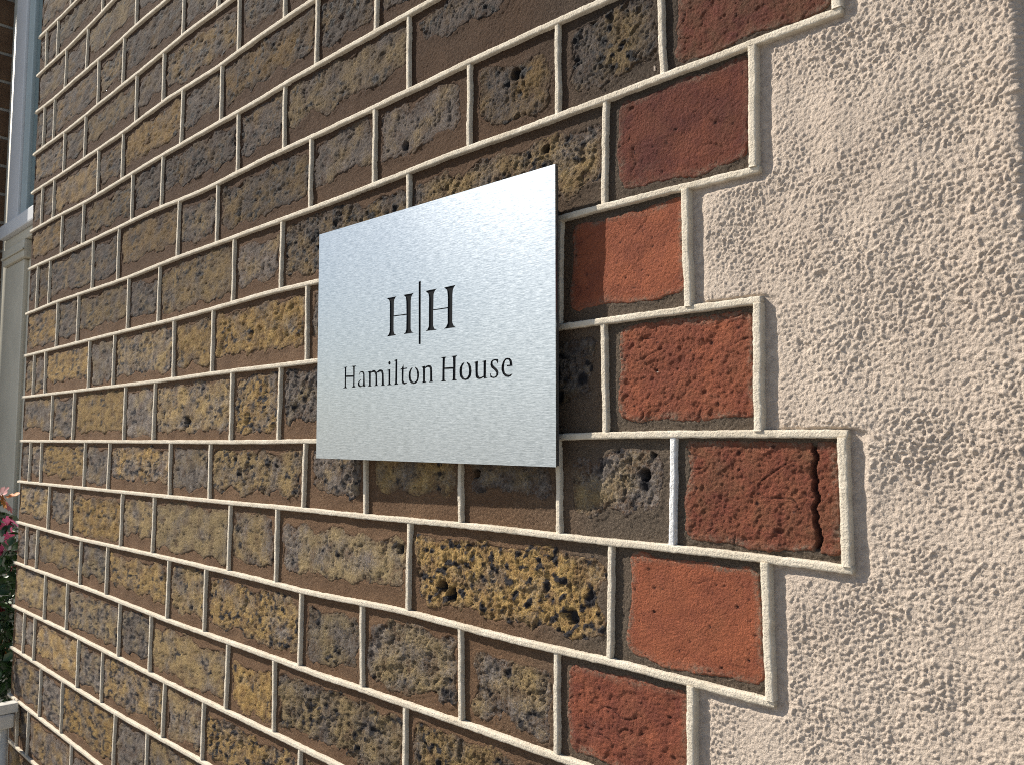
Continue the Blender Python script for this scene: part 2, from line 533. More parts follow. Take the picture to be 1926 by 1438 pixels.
def brick_cell(r, x0, x1, red):
    global mort_n
    seed = (r + 20) * 31 + int(-x0) % 97
    xc = (x0 + x1) / 2; yc = -75 * r - 37
    vis = in_frame(x0 / 1e3, x1 / 1e3, (yc - 40) / 1e3, (yc + 40) / 1e3)
    sx, sy = spacing(xc / 1e3, yc / 1e3)
    k = 1.2 if vis else 5.0
    nx = max(6, int((x1 - x0) / (sx * 1e3 * k))); ny = max(6, int(75 / (sy * 1e3 * k)))
    px = np.linspace(x0, x1, nx); tt = np.linspace(0, 1, ny)
    top = line_y(r, px); bot = line_y(r + 1, px)
    U = np.repeat(px[None], ny, 0); V = bot[None] + (top - bot)[None] * tt[:, None]
    TOP = np.repeat(top[None], ny, 0); BOT = np.repeat(bot[None], ny, 0)
    head = (x1 - x0) < 150
    if red:
        tone, stain, rough, l, rr, t, b = RED.get(r, (rs.uniform(.2, .8), rs.uniform(0, .5), 1., 12, 6, 10, 10))
        warm = stain; cinb = .15
    elif (r, x0) in STOCK:
        tone, warm, cinb, rough, l, rr, t, b = STOCK[(r, x0)]
    else:
        if head:
            tone = rs.choice([.05, .12, .2, .45, .75], p=[.25, .25, .2, .15, .15]); warm = rs.uniform(.2, .7)
        else:
            tone = rs.choice([.15, .4, .6, .8, .95], p=[.12, .25, .25, .23, .15]); warm = rs.uniform(.3, .95)
        if r > 0 and not head:
            tone += .15; warm = min(1, warm + .15)
        cinb = rs.uniform(.1, .85); rough = rs.uniform(.85, 1.3)
        l, rr = rs.uniform(4, 9, 2); t = rs.uniform(5, 14); b = rs.uniform(6, 20)
        if r < 0:
            b += 4
    # region where the brick face shows through the mortar
    a_ = np.minimum(U - x0 - l, x1 - rr - U); b_ = np.minimum(TOP - t - V, V - BOT - b)
    rho = 9.0 if not red else 7.0
    qa = np.maximum(rho - a_, 0); qb = np.maximum(rho - b_, 0)
    sd = rho - np.hypot(qa, qb)
    w = 1.0 if not red else 0.42
    sd = sd + w * (11 * pn(U / 32, V / 24, seed) + 4.5 * pn(U / 13, V / 11, seed + 1) + 1.9 * pn(U / 4.4, V / 4.4, seed + 2) + 1.0 * pn(U / 2.0, V / 2.0, seed + 3))
    edge = np.minimum(np.minimum(U - x0, x1 - U), np.minimum(TOP - V, V - BOT))
    sd = np.minimum(sd, edge - 4.5)
    # mortar
    zm = -1.0 + 0.7 * fbm(U / 28, V / 28, 3, 2) + 0.34 * pn(U / 3.0, V / 3.0, 4) + 0.60 * pn(U / 1.7, V / 1.7, 5)
    zm = zm + 0.5 * np.exp(-((sd + 1.5) / 2.0) ** 2)
    # brick face
    wx = 2.5 * pn(U / 13, V / 13, seed + 5); wy = 2.5 * pn(U / 13, V / 13, seed + 6)
    f1 = fbm(U / 24, V / 20, seed + 7, 2)
    f2 = pn((U + wx) / 8, (V + wy) / 9, seed + 9)
    f3 = pn((U + wx) / 3.6, (V + wy) / 4.4, seed + 10)
    f4 = pn(U / 1.7, V / 1.9, seed + 11)
    if red:
        cin = sstep(.44, .54, pn(U / 3.6, V / 3.6, seed + 12) + .16 * f4) * .8
        ero = sstep(.0, -.25, pn((U + wx) / 11, (V + wy) / 11, seed + 13) + .25 * f3) * sstep(.75, 1.1, rough + 0 * U)
        z = 0.1 + .8 * f1 + rough * (.15 * f2 + .30 * f3 + .70 * f4) - .55 * ero - 1.0 * cin
        big = sstep(.50, .6, pn(U / 12, V / 9, seed + 15)); z = z - 1.0 * big
        cin = np.maximum(cin, .3 * big)
        # thin hand-made folds
        fold = 1 - sstep(0, .035, np.abs(pn(U / 26, V / 15, seed + 16))); fold *= sstep(.1, .3, pn(U / 33, V / 33, seed + 17))
        fold *= min(1, rough * .8); z = z - 1.1 * fold; cin = np.maximum(cin, .5 * fold)
        if r in CRACK:
            cx, cd, cw = CRACK[r]
            dd = np.abs(U - cx - 5 * pn(V / 17, V * 0, seed) - 2 * pn(V / 5, V * 0, seed + 1))
            g = 1 - sstep(cw * .6, cw * 1.6, dd); z = z - cd * g; cin = np.maximum(cin, .9 * g)
        tn = np.clip(tone + .35 * pn(U / 34, V / 24, seed + 18), 0, 1)
        film = sstep(5.5, 0.3, sd) * (.35 + .65 * sstep(-.15, .25, pn(U / 14, V / 14, seed + 19)))
        att = np.stack([tn, cin, film, np.clip(stain + .5 * pn(U / 20, V / 26, seed + 20), 0, 1) * (stain > .03)], -1)
    else:
        area = pn(U / 34, V / 26, seed + 14) + .75 * (cinb - .55)
        cin = sstep(.14, .22, pn(U / 8, V / 7, seed + 12) + .35 * f3 + .2 * f4) * sstep(-.16, .04, area)
        pit = sstep(.46, .54, pn(U / 3.4, V / 4.4, seed + 15) + .14 * f2)
        ero = sstep(.03, -.20, pn((U + wx) / 9, (V + wy) / 12, seed + 13) + .30 * f3 + .14 * f4)
        crev = (1 - sstep(0, .075, np.abs(pn((U + 2 * wx) / 6, (V + wy) / 22, seed + 22)))) * sstep(-.15, .12, pn(U / 19, V / 19, seed + 23))
        ero = ero * (.25 + .75 * sstep(-.15, .25, pn(U / 30, V / 24, seed + 25) + .5 * (rough - 1.1)))
        q = pn((U + wx) / 26, (V + wy) / 19, seed + 24) * 4.5
        flake = (np.floor(q) + sstep(.86, 1.0, q - np.floor(q))) / 4.5
        for _ in range(rs.randint(0, 5) + int(cinb > .5)):
            bx_ = rs.uniform(x0 + 14, x1 - 12); by_ = rs.uniform(yc - 18, yc + 18); br_ = rs.uniform(2.2, 5.5)
            g = 1 - sstep(br_ * .6, br_ * 1.15, np.hypot((U - bx_) * rs.uniform(.8, 1.5), V - by_) + 1.6 * f3 + 1.8 * f2)
            cin = np.maximum(cin, g)
        dark = np.maximum(np.maximum(cin, .8 * pit), .6 * crev)
        z = -0.1 + .8 * f1 + 1.3 * flake + rough * (.25 * f2 + .45 * f3 + .75 * f4 - .85 * ero) - .9 * crev - .8 * pit - .3 * cin * (1 - 6 * f3)
        tn = tone + 1.35 * pn(U / 34, V / 26, seed + 18) + .45 * pn(U / 10, V / 10, seed + 19)
        if (r, x0) == (4, -775):
            tn = np.where(U < -735 + 3 * f2, .08, tn)
        tn = np.clip(tn, 0, 1)
        film = sstep(7, -.5, sd) * .95 + .7 * sstep(.1, .35, pn(U / 16, V / 16, seed + 21)) + .35 * ero
        att = np.stack([tn, dark, np.clip(film, 0, 1), np.full_like(U, warm)], -1)
    soot = .82 * sstep(-150, 120, V + 25 * pn(U / 160, V / 90, 61) - .03 * U) * (.75 + .5 * rs.rand()) + .12 * rs.rand()  # upper courses darker: shade painted into the brick colour, mixed with soot
    for (hx, hy, hr, hd) in HOLES.get((r, x0), []):
        g = 1 - sstep(hr * .55, hr * 1.1, np.hypot(U - hx, V - hy) + .8 * f3)
        z = z - hd * g; att[..., 1] = np.maximum(att[..., 1], g)
    z = z - 5.5 * sstep(0.2, -4.0, sd)
    ok = (sd[:-1, :-1] > -4) | (sd[1:, 1:] > -4) | (sd[1:, :-1] > -4) | (sd[:-1, 1:] > -4)
    P = np.stack([U - xc, V - yc, z], -1).reshape(-1, 3) / 1e3
    v, f, at = compress(P, grid_faces(ny, nx, ok), np.concatenate([att, soot[..., None]], -1).reshape(-1, 5))
    bv, bf = box_arrays((((x0 - xc) + 5.5) / 1e3, -.031, -.10), (((x1 - xc) - 5.5) / 1e3, .031, -.0125))
    f = np.concatenate([f, bf + len(v)]); v = np.concatenate([v, bv]); at = np.concatenate([at, np.tile([.4, 0, 0, .4, .2], (8, 1))])
    nm = 'red_brick' if red else 'brick'
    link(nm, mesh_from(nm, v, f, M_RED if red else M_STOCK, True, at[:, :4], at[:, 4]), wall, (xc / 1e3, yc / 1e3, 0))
    ok = (sd[:-1, :-1] < 3.5) | (sd[1:, 1:] < 3.5) | (sd[1:, :-1] < 3.5) | (sd[:-1, 1:] < 3.5)
    zm = zm - 6.0 * sstep(1.0, 3.5, sd)
    P = np.stack([U, V, zm], -1).reshape(-1, 3) / 1e3
    gr = np.clip(sstep(-460, -330, U) + .25 * pn(U / 60, V / 60, 9), 0, 1)
    so = 1.0 * sstep(-150, 120, V + 25 * pn(U / 160, V / 90, 61) - .03 * U)  # mortar colour takes the same painted shade and soot towards the top
    at = np.stack([gr, gr, gr, np.ones_like(gr), so], -1).reshape(-1, 5)
    v, f, at = compress(P, grid_faces(ny, nx, ok), at)
    mort_v.append(v); mort_f.append(f + mort_n); mort_a.append(at); mort_n += len(v)


XR = {}
for r in range(R0, R1):
    js = row_joints(r)
    XR[r] = js[-1]
    for i in range(len(js) - 1):
        brick_cell(r, js[i], js[i + 1], i == len(js) - 2)
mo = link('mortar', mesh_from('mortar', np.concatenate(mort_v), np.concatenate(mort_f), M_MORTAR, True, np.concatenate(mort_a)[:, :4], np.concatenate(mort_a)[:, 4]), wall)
v, f = box_arrays((LEFT / 1e3 + .006, -EYE, -.24), (-.19, -75 * R0 / 1e3, -.101))
link('wall_core', mesh_from('wall_core', v, f, M_MORTAR, False), wall)
v, f = box_arrays((LEFT / 1e3 + .006, -EYE, -.10), (-.29, -75 * R1 / 1e3 - .006, -.004))
link('plinth', mesh_from('plinth', v, f, M_STUCCO, False), wall)


def ribbon(name, P, hw, h, across, mat, seed, parent):
    """raised flat pointing along the polyline P (mm, n x 2); across = unit vector over the joint"""
    P = np.asarray(P, float); n = len(P)
    s = np.concatenate([[0], np.cumsum(np.hypot(*np.diff(P, axis=0).T))])
    wl = hw * (1 + .10 * pn(s / 30, s * 0, seed)) + .4 * pn(s / 7, s * 0, seed + 1) + .3 * pn(s / 2.4, s * 0, seed + 2)
    wr = hw * (1 + .10 * pn(s / 30, s * 0, seed + 3)) + .4 * pn(s / 7, s * 0, seed + 4) + .3 * pn(s / 2.4, s * 0, seed + 5)
    wl = np.maximum(wl, hw * .6); wr = np.maximum(wr, hw * .6)
    hh = h + .55 * pn(s / 45, s * 0, seed + 6) + .25 * pn(s / 5, s * 0, seed + 7)
    prof = [(-1.1, -3.5), (-1.03, -1.8), (-1.0, -.45), (-.90, 0), (-.35, .05), (.35, .05), (.90, 0), (1.0, -.45), (1.03, -1.8), (1.1, -3.5)]
    m = len(prof)
    V = np.zeros((n, m, 3))
    for k, (c, dz) in enumerate(prof):
        off = np.where(c < 0, wl, wr) * c
        zz = hh + dz if k not in (0, m - 1) else np.full(n, -4.0)
        if 1 < k < m - 2:
            zz = zz + .22 * pn(s / 2.2, s * 0 + k * 3.1, seed + 8) + .3 * pn(s / 6, s * 0 + k * 1.7, seed + 9)
            off = off + .25 * pn(s / 2.6, s * 0 + k * 5.3, seed + 10)
        V[:, k, 0] = P[:, 0] + across[0] * off
        V[:, k, 1] = P[:, 1] + across[1] * off
        V[:, k, 2] = zz
    c0 = V.reshape(-1, 3).mean(0); c0[2] = 0
    v = (V.reshape(-1, 3) - c0) / 1e3
    i = np.arange(n * m).reshape(n, m)
    q = np.stack([i[:-1, :-1], i[:-1, 1:], i[1:, 1:], i[1:, :-1]], -1).reshape(-1, 4)
    caps = []
    for e in (0, n - 1):
        for k in range(m // 2 - 1):
            caps.append((i[e, k], i[e, k + 1], i[e, m - 2 - k], i[e, m - 1 - k]))
    f = np.concatenate([q, np.array(caps)])
    if across[1] > 0:
        f = f[:, ::-1]
    return link(name, mesh_from(name, v, f, mat, True), parent, tuple(c0 / 1e3))


for j in range(R0, R1 + 1):
    xe = max(XR.get(j, -400), XR.get(j - 1, -400)) + 3.2
    xs = [LEFT - 5.0]
    while xs[-1] < xe - .5:
        sx, sy = spacing(xs[-1] / 1e3, -.075 * j)
        vis = in_frame(xs[-1] / 1e3, xs[-1] / 1e3 + .02, -.075 * j - .01, -.075 * j + .01)
        xs.append(min(xe, xs[-1] + max(1.0, sx * 1e3 * (1.3 if vis else 5))))
    xs = np.array(xs)
    ribbon('bed_joint', np.stack([xs, line_y(j, xs)], 1), 2.15, 3.0, (0, 1), M_RIB, 100 + j * 13, wall)
for r in range(R0, R1):
    for i, x in enumerate(row_joints(r)[1:]):
        last = x == XR[r]
        t_ = float(line_y(r, x)) - 1.6; b_ = float(line_y(r + 1, x)) + 1.6
        vis = in_frame(x / 1e3, x / 1e3 + .01, b_ / 1e3, t_ / 1e3)
        n = max(5, int((t_ - b_) / max(.8, spacing(x / 1e3, t_ / 1e3)[1] * 1e3 * (1.3 if vis else 6))))
        ys = np.linspace(b_, t_, n)
        lean = rs.uniform(-1.2, 1.2)
        xx = x + lean * np.linspace(-1, 1, n) + .7 * pn(ys / 25, ys * 0 + x, 31)
        ribbon('head_joint', np.stack([xx, ys], 1), 1.9 if not last else 2.5, 2.5 if not last else 4.0, (1, 0),
               M_RIBW if (r, x) == (3, -297) else M_RIB, 500 + r * 37 + i * 5, wall)

# ---------------------------------------------------------------- rough stucco beside the corner bricks
stucco = thing('stucco_pier', 'rough cream painted stucco beside the red corner bricks', 'wall', (0, 0, 0))
XE = -104.0
RAD = 2.0


def stucco_patch(name, ya, yb, k):
    sx, sy = spacing(-.2, (ya + yb) / 2e3)
    step = sx * 1e3 * k
    flat = XE - RAD - (-310)
    arc = RAD * math.pi / 2
    ss = np.concatenate([np.arange(0, flat, step), flat + np.arange(0, arc, step * .8), flat + arc + np.arange(0, 30, step * 1.5), flat + arc + np.linspace(32, 235, 30)])
    ys = np.linspace(ya, yb, max(4, int(abs(yb - ya) / (sy * 1e3 * k))))
    S, Y = np.meshgrid(ss, ys)
    th = np.clip((S - flat) / RAD, 0, math.pi / 2)
    bx = np.where(S < flat, -310 + S, XE - RAD + RAD * np.sin(th))
    bz = np.where(S < flat, 0, -RAD + RAD * np.cos(th)) - np.maximum(S - flat - arc, 0)
    nx_, nz_ = np.sin(th), np.cos(th)
    # distance to the stepped edge of the brickwork
    D = np.full(S.shape, 1e3); inside = np.zeros(S.shape, bool)
    for r in range(R0, R1):
        t_ = line_y(r, bx); b_ = line_y(r + 1, bx)
        dx = np.maximum(bx - XR[r], 0); dy = np.maximum(np.maximum((Y - t_) * 3.2, (b_ - Y) * 1.7), 0)
        D = np.minimum(D, np.hypot(dx, dy))
    D = D + 1.4 * pn(bx / 11, Y / 11, 41) + .8 * pn(bx / 4, Y / 4, 42)
    wx = 2.2 * pn(S / 9, Y / 9, 43); wy = 2.2 * pn(S / 9, Y / 9, 44)
    b1 = pn((S + wx) / 2.9, (Y + wy) / 3.4, 45); b2 = pn((S + wx) / 1.6, (Y + wy) / 1.9, 46); b3 = pn(S / 1.3, Y / 1.4, 47)
    b0 = fbm(S / 48, Y / 60, 48, 2) + .6 * pn(S / 22, Y / 70, 52)
    amp = np.clip(.78 + .75 * fbm(S / 60, Y / 45, 49, 2) + .002 * (S - 110), .3, 1.3)
    worm = np.maximum(0, 1 - np.abs(b1) * 3.2)
    tex = amp * (.65 * b1 + .95 * b2 + .45 * b3 - .6 * worm - .35 * np.maximum(0, 1 - np.abs(b2) * 3.2))
    scar = sstep(.40, .5, pn(S / 16, Y / 13, 50)) * sstep(.1, .3, pn(S / 90, Y / 90, 51))
    smooth = sstep(7.5, 13.5, D)
    ret = sstep(arc + flat + 2, flat + arc + 12, S)
    disp = -0.8 + 2.0 * smooth + (1.9 * b0 + tex - 1.2 * scar) * (.16 + .84 * smooth) * (1 - .75 * ret) + 2.0 * sstep(flat - 35, flat, S) * (1 - ret)
    X = bx + nx_ * disp; Z = bz + nz_ * disp
    P = np.stack([X, Y, Z], -1).reshape(-1, 3) / 1e3
    near = D > 1.0
    ok = near[:-1, :-1] | near[1:, 1:] | near[1:, :-1] | near[:-1, 1:]
    a = (1 - smooth) * .8
    at = np.stack([a, a, a, np.ones_like(a)], -1).reshape(-1, 4)
    f = grid_faces(S.shape[0], S.shape[1], ok)
    if ya > yb:
        f = f[:, ::-1]
    v, f, at = compress(P, f, at)
    return link(name, mesh_from(name, v, f, M_STUCCO, True, at), stucco)


stucco_patch('stucco_coat', -480.0, 130.0, 1.05)
stucco_patch('stucco_coat', 130.0, 890.0, 6.0)
stucco_patch('stucco_coat', -1130.0, -480.0, 6.0)
v, f = box_arrays((-.286, -EYE, -.24), (-.112, .89, -.012))
link('pier_core', mesh_from('pier_core', v, f, M_STUCCO, False), stucco)

# ---------------------------------------------------------------- the sign
GLYPHS = [
    ('H', [(-425,320),(-290,321),(-305,312),(-320,295),(-325,277),(-325,165),(-157,162),(-161,268),(-168,301),(-200,322),(-63,322),(-82,311),(-96,292),(-102,261),(-101,34),(-88,10),(-61,-1),(-196,-3),(-168,10),(-158,34),(-157,153),(-327,156),(-326,35),(-316,11),(-286,-3),(-420,-4),(-391,13),(-379,37),(-381,278),(-392,303)]),
    ('H', [(84,321),(224,323),(202,311),(187,291),(184,274),(182,163),(356,162),(353,258),(345,298),(309,321),(447,325),(426,310),(413,290),(409,256),(408,41),(422,14),(449,-2),(309,-3),(337,11),(354,37),(353,153),(180,155),(181,34),(194,10),(227,-3),(88,-2),(114,11),(128,36),(128,267),(121,294)]),
    ('bar', [(-3,408),(24,408),(28,-100),(3,-100)]),
    ('H', [(-1048,-225),(-987,-223),(-988,-228),(-1003,-233),(-1004,-301),(-896,-305),(-899,-232),(-919,-226),(-915,-222),(-855,-222),(-860,-228),(-875,-233),(-876,-395),(-859,-407),(-863,-410),(-919,-411),(-915,-407),(-896,-399),(-896,-319),(-1005,-316),(-1005,-397),(-987,-410),(-988,-413),(-1049,-412),(-1044,-408),(-1025,-400),(-1025,-234),(-1042,-229)]),
    ('a', [(-814,-305),(-807,-291),(-791,-279),(-766,-275),(-742,-281),(-729,-295),(-723,-396),(-708,-400),(-723,-411),(-745,-408),(-749,-402),(-781,-412),(-807,-408),(-824,-395),(-826,-375),(-815,-360),(-784,-344),(-783,-351),(-799,-361),(-804,-380),(-796,-393),(-778,-401),(-758,-397),(-749,-389),(-748,-305),(-758,-290),(-773,-285),(-795,-290),(-807,-306)]),
    ('m', [(-684,-285),(-639,-279),(-638,-287),(-629,-283),(-604,-276),(-579,-277),(-558,-293),(-547,-290),(-520,-276),(-492,-276),(-468,-285),(-457,-311),(-452,-399),(-438,-410),(-442,-411),(-497,-410),(-480,-400),(-481,-318),(-492,-297),(-509,-294),(-533,-299),(-549,-300),(-546,-399),(-528,-408),(-531,-410),(-591,-409),(-570,-400),(-571,-322),(-579,-303),(-597,-294),(-621,-296),(-638,-298),(-637,-400),(-623,-410),(-626,-411),(-684,-411),(-662,-401),(-664,-296),(-679,-291)]),
    ('dot', [(-363,-229),(-365,-236),(-371,-241),(-379,-243),(-387,-240),(-393,-234),(-395,-227),(-393,-219),(-387,-214),(-379,-213),(-371,-215),(-365,-221)]),
    ('i', [(-411,-285),(-366,-278),(-366,-398),(-343,-410),(-347,-411),(-413,-411),(-389,-401),(-390,-292),(-408,-289)]),
    ('l', [(-319,-209),(-273,-201),(-273,-398),(-254,-409),(-257,-410),(-321,-411),(-299,-399),(-297,-216),(-316,-212)]),
    ('t', [(-234,-287),(-213,-280),(-191,-249),(-187,-280),(-141,-278),(-143,-288),(-188,-290),(-190,-381),(-178,-396),(-159,-399),(-140,-398),(-149,-407),(-178,-414),(-202,-405),(-213,-384),(-212,-291),(-232,-291)]),
    ('o', [(-68,-277),(-96,-287),(-118,-316),(-123,-352),(-114,-385),(-91,-406),(-60,-414),(-28,-410),(-3,-394),(11,-358),(9,-322),(-7,-296),(-39,-277),(-41,-286),(-20,-309),(-13,-345),(-17,-377),(-31,-394),(-53,-401),(-72,-395),(-91,-374),(-97,-341),(-93,-311),(-74,-286)]),
    ('n', [(39,-284),(86,-276),(86,-286),(107,-276),(132,-274),(159,-281),(171,-299),(175,-397),(190,-407),(187,-408),(130,-409),(148,-398),(147,-310),(138,-294),(119,-289),(98,-293),(86,-299),(85,-398),(104,-409),(101,-411),(39,-410),(60,-400),(59,-295),(44,-288)]),
    ('H', [(273,-221),(342,-221),(338,-227),(325,-232),(322,-304),(421,-306),(417,-230),(400,-223),(403,-220),(466,-219),(461,-225),(449,-232),(447,-397),(467,-408),(464,-409),(400,-409),(416,-400),(418,-320),(321,-316),(322,-399),(339,-409),(338,-411),(273,-410),(294,-400),(297,-230),(277,-225)]),
    ('o', [(548,-275),(520,-285),(497,-314),(492,-348),(501,-383),(526,-405),(559,-413),(593,-408),(620,-386),(629,-348),(623,-314),(606,-289),(574,-274),(574,-283),(592,-305),(600,-339),(596,-372),(581,-392),(561,-400),(543,-394),(526,-373),(522,-338),(527,-305),(546,-284)]),
    ('u', [(651,-283),(698,-275),(696,-359),(700,-381),(712,-396),(733,-397),(757,-389),(758,-286),(738,-283),(741,-280),(785,-274),(784,-400),(802,-402),(800,-405),(763,-410),(760,-399),(731,-410),(709,-412),(685,-405),(672,-387),(668,-287),(652,-286)]),
    ('s', [(913,-276),(911,-308),(906,-308),(898,-293),(885,-284),(867,-283),(854,-292),(854,-309),(867,-324),(903,-348),(916,-370),(911,-391),(893,-407),(862,-412),(831,-404),(826,-373),(832,-373),(839,-390),(855,-400),(875,-401),(891,-392),(892,-374),(880,-359),(841,-333),(830,-311),(835,-289),(854,-276),(878,-273)]),
    ('e', [(1000,-323),(1030,-323),(1028,-301),(1015,-285),(997,-284),(982,-294),(974,-319),(972,-351),(980,-377),(1000,-392),(1025,-395),(1052,-388),(1056,-391),(1040,-405),(1015,-411),(985,-406),(960,-386),(945,-357),(947,-325),(960,-297),(982,-276),(1007,-272),(1032,-277),(1050,-295),(1058,-333),(1000,-333)]),
]

SIGN_C = np.array([-0.52805, -0.14445, 0.0175])
SIGN_R = [[0.99985, 0.00734, 0.01593], [-0.00715, 0.9999, -0.01182], [-0.01601, 0.01171, 0.9998]]
SW, SH = 0.2934, 0.2073
sign = thing('sign_plaque', 'brushed metal name plate reading Hamilton House, standing off the brick wall', 'sign')
m = Matrix.Identity(4)
for i in range(3):
    for j in range(3):
        m[i][j] = SIGN_R[i][j]
    m[i][3] = SIGN_C[i]
sign.matrix_world = BASE @ m


def curve_mesh(name, loops, depth, mat, uv=False):
    """flat outline with holes, extruded to depth"""
    cu = bpy.data.curves.new(name, 'CURVE'); cu.dimensions = '2D'; cu.fill_mode = 'BOTH'; cu.extrude = depth / 2
    for lp in loops:
        sp = cu.splines.new('POLY'); sp.points.add(len(lp) - 1); sp.use_cyclic_u = True
        for k, (a, b) in enumerate(lp):
            sp.points[k].co = (a, b, 0, 1)
    ob = bpy.data.objects.new(name + '_tmp', cu); COL.objects.link(ob)
    dg = bpy.context.evaluated_depsgraph_get()
    me = bpy.data.meshes.new_from_object(ob.evaluated_get(dg))
    bpy.data.objects.remove(ob, do_unlink=True); bpy.data.curves.remove(cu)
    me.name = name
    me.materials.clear(); me.materials.append(mat)
    if uv:
        while me.uv_layers:
            me.uv_layers.remove(me.uv_layers[0])
        ul = me.uv_layers.new(name='uv')
        for lp in me.loops:
            c = me.vertices[lp.vertex_index].co
            ul.data[lp.index].uv = (c.x * 3, c.y * 3)
    return me


def smooth_loop(pts):
    return [(a / 1e4, b / 1e4) for a, b in pts]


loops = [smooth_loop(g) for _, g in GLYPHS]
rect = [(-SW / 2, -SH / 2), (SW / 2, -SH / 2), (SW / 2, SH / 2), (-SW / 2, SH / 2)]
plate = link('face_plate', curve_mesh('face_plate', [rect] + loops, .0015, M_METAL, True), sign, (0, 0, -.00075))
for (ch, _), lp in zip(GLYPHS, loops):
    nm = 'dividing_bar' if ch == 'bar' else 'letter'
    link(nm, curve_mesh(nm, [lp], .0006, M_BLACK), plate, (0, 0, -.0002))
bevel_box('backing_board', (-SW / 2 + .0006, -SH / 2 + .0006, -.0040), (SW / 2 - .0006, SH / 2 - .0006, -.00155), M_EDGE, sign, .0002, 1)


def tube(name, p0, p1, r, mat, parent, n=16):
    p0 = np.array(p0, float); p1 = np.array(p1, float); d = (p1 - p0) / np.linalg.norm(p1 - p0)
    a = np.cross(d, [0, 0, 1.0] if abs(d[2]) < .9 else [1.0, 0, 0]); a /= np.linalg.norm(a); b = np.cross(d, a)
    V = []
    for p in (p0, p1):
        for k in range(n):
            t = 2 * math.pi * k / n
            V.append(p + r * (a * math.cos(t) + b * math.sin(t)))
    F = [(k, (k + 1) % n, n + (k + 1) % n, n + k) for k in range(n)] + [tuple(range(n - 1, -1, -1)), tuple(range(n, 2 * n))]
    me = mesh_from(name, V, F, mat, False)
    for p in me.polygons:
        p.use_smooth = len(p.vertices) == 4
    return link(name, me, parent)


for sx_ in (-1, 1):
    for sy_ in (-1, 1):
        tube('standoff', (sx_ * .12, sy_ * .08, -.0040), (sx_ * .12, sy_ * .08, -.0195), .008, M_EDGE, sign)

# ---------------------------------------------------------------- window bay beyond the end of the wall
def mat_glass():
    t = NT('window_glass')
    t.b.inputs['Specular IOR Level'].default_value = 0.6
    return t.out((0.17, 0.225, 0.225), 0.12)


M_GLASS = mat_glass()
win = thing('window_bay', 'cream painted window with grey sash set back beyond the end of the brick wall', 'window', (0, 0, 0))
ZB = -.12
bevel_box('sash_stile', (-2.388, .312, ZB - .03), (-2.292, 1.5, ZB), M_GREYP, win, .004)
bevel_box('sash_bead', (-2.291, .312, ZB - .03), (-2.244, 1.5, ZB - .006), mat_plain('sash_shade_paint', (.42, .49, .49), .45, .05, 12), win, .003)
bevel_box('pane', (-2.2435, .312, ZB - .022), (-1.70, 1.5, ZB - .014), M_GLASS, win, 0)
sill = bevel_box('sill', (-2.40, .276, ZB - .05), (-1.70, .311, ZB + .012), M_GREYP, win, .004)
bevel_box('sill_underside', (-2.398, .250, ZB - .05), (-1.70, .2755, ZB + .000), M_CREAM, win, .006)
cb = bevel_box('corbel', (-2.388, .205, ZB - .05), (-2.205, .2495, ZB + .004), M_CREAM, win, .006)
bevel_box('corbel_moulding', (-2.392, .222, ZB + .0045), (-2.203, .228, ZB + .008), M_CREAM, cb, .002)
bevel_box('pilaster', (-2.386, -EYE, ZB - .05), (-2.222, .2045, ZB - .002), M_CREAM, win, .006)
bevel_box('pilaster_bead', (-2.221, -EYE, ZB - .05), (-2.190, .2045, ZB - .012), M_CREAM, win, .004)
bevel_box('jamb_board', (-2.168, -EYE, ZB - .06), (-1.70, .2495, ZB - .010), M_GREYP, win, .004)
bevel_box('back_board', (-2.46, -EYE, ZB - .10), (-1.695, 1.5, ZB - .065), M_EDGE, win, 0)
tube('corner_post', (-2.422, -EYE, ZB - .036), (-2.422, 1.5, ZB - .036), .033, M_CREAM, win, 24)

# brick return beyond the window
pier = thing('brick_return', 'dark brick return wall beyond the window post', 'wall', (0, 0, 0))
v, f = box_arrays((-2.70, -EYE, ZB - .06), (-2.4625, 1.5, .046))
link('mortar', mesh_from('return_mortar', v, f, M_RIB, False), pier)
for r in range(-20, 25):
    off = 0 if r % 2 else .11
    for k in range(-1, 3):
        z0 = max(ZB - .055, -.18 + off + k * .22); z1 = min(.05, -.18 + off + (k + 1) * .22 - .008)
        if z1 - z0 < .03:
            continue
        o = bevel_box('brick', (-2.50, -.075 * r - .0335, z0), (-2.458, -.075 * r + .0335, z1), M_MORTAR, pier, .003, 1)

# ---------------------------------------------------------------- white iron guard rail fixed to the wall
rail = thing('iron_guard_rail', 'white painted iron guard rail with lobed ornament fixed to the end of the brick wall', 'railing', (-1.632, 0, 0))
bevel_box('top_rail', (-.012, -.688, .004), (.010, -.672, .42), M_IRON, rail, .002)
bevel_box('rail_moulding', (-.010, -.712, .009), (.014, -.6885, .42), M_IRON, rail, .006, 3)
tube('post', (.0, -1.6, .022), (.0, -.7115, .022), .0065, M_IRON, rail, 16)
tube('post', (.0, -1.6, .40), (.0, -.7115, .40), .0065, M_IRON, rail, 16)
bevel_box('bottom_rail', (-.008, -1.50, .004), (.010, -1.48, .42), M_IRON, rail, .003)


def lobe(name, cy, cz, r, parent, seed):
    """a four-lobed cast ornament, 4 mm thick"""
    n = 48; pts = []
    for k in range(n):
        t = 2 * math.pi * k / n
        q = r * (.80 + .22 * abs(math.cos(2 * t)))
        pts.append((q * math.sin(t), q * math.cos(t)))
    V = [(.0025, y, z) for y, z in pts] + [(-.0025, y, z) for y, z in pts]
    F = [tuple(range(n)), tuple(range(2 * n - 1, n - 1, -1))] + [(k, n + k, n + (k + 1) % n, (k + 1) % n) for k in range(n)]
    return link(name, mesh_from(name, V, F, M_IRON, False), parent, (0, cy, cz))


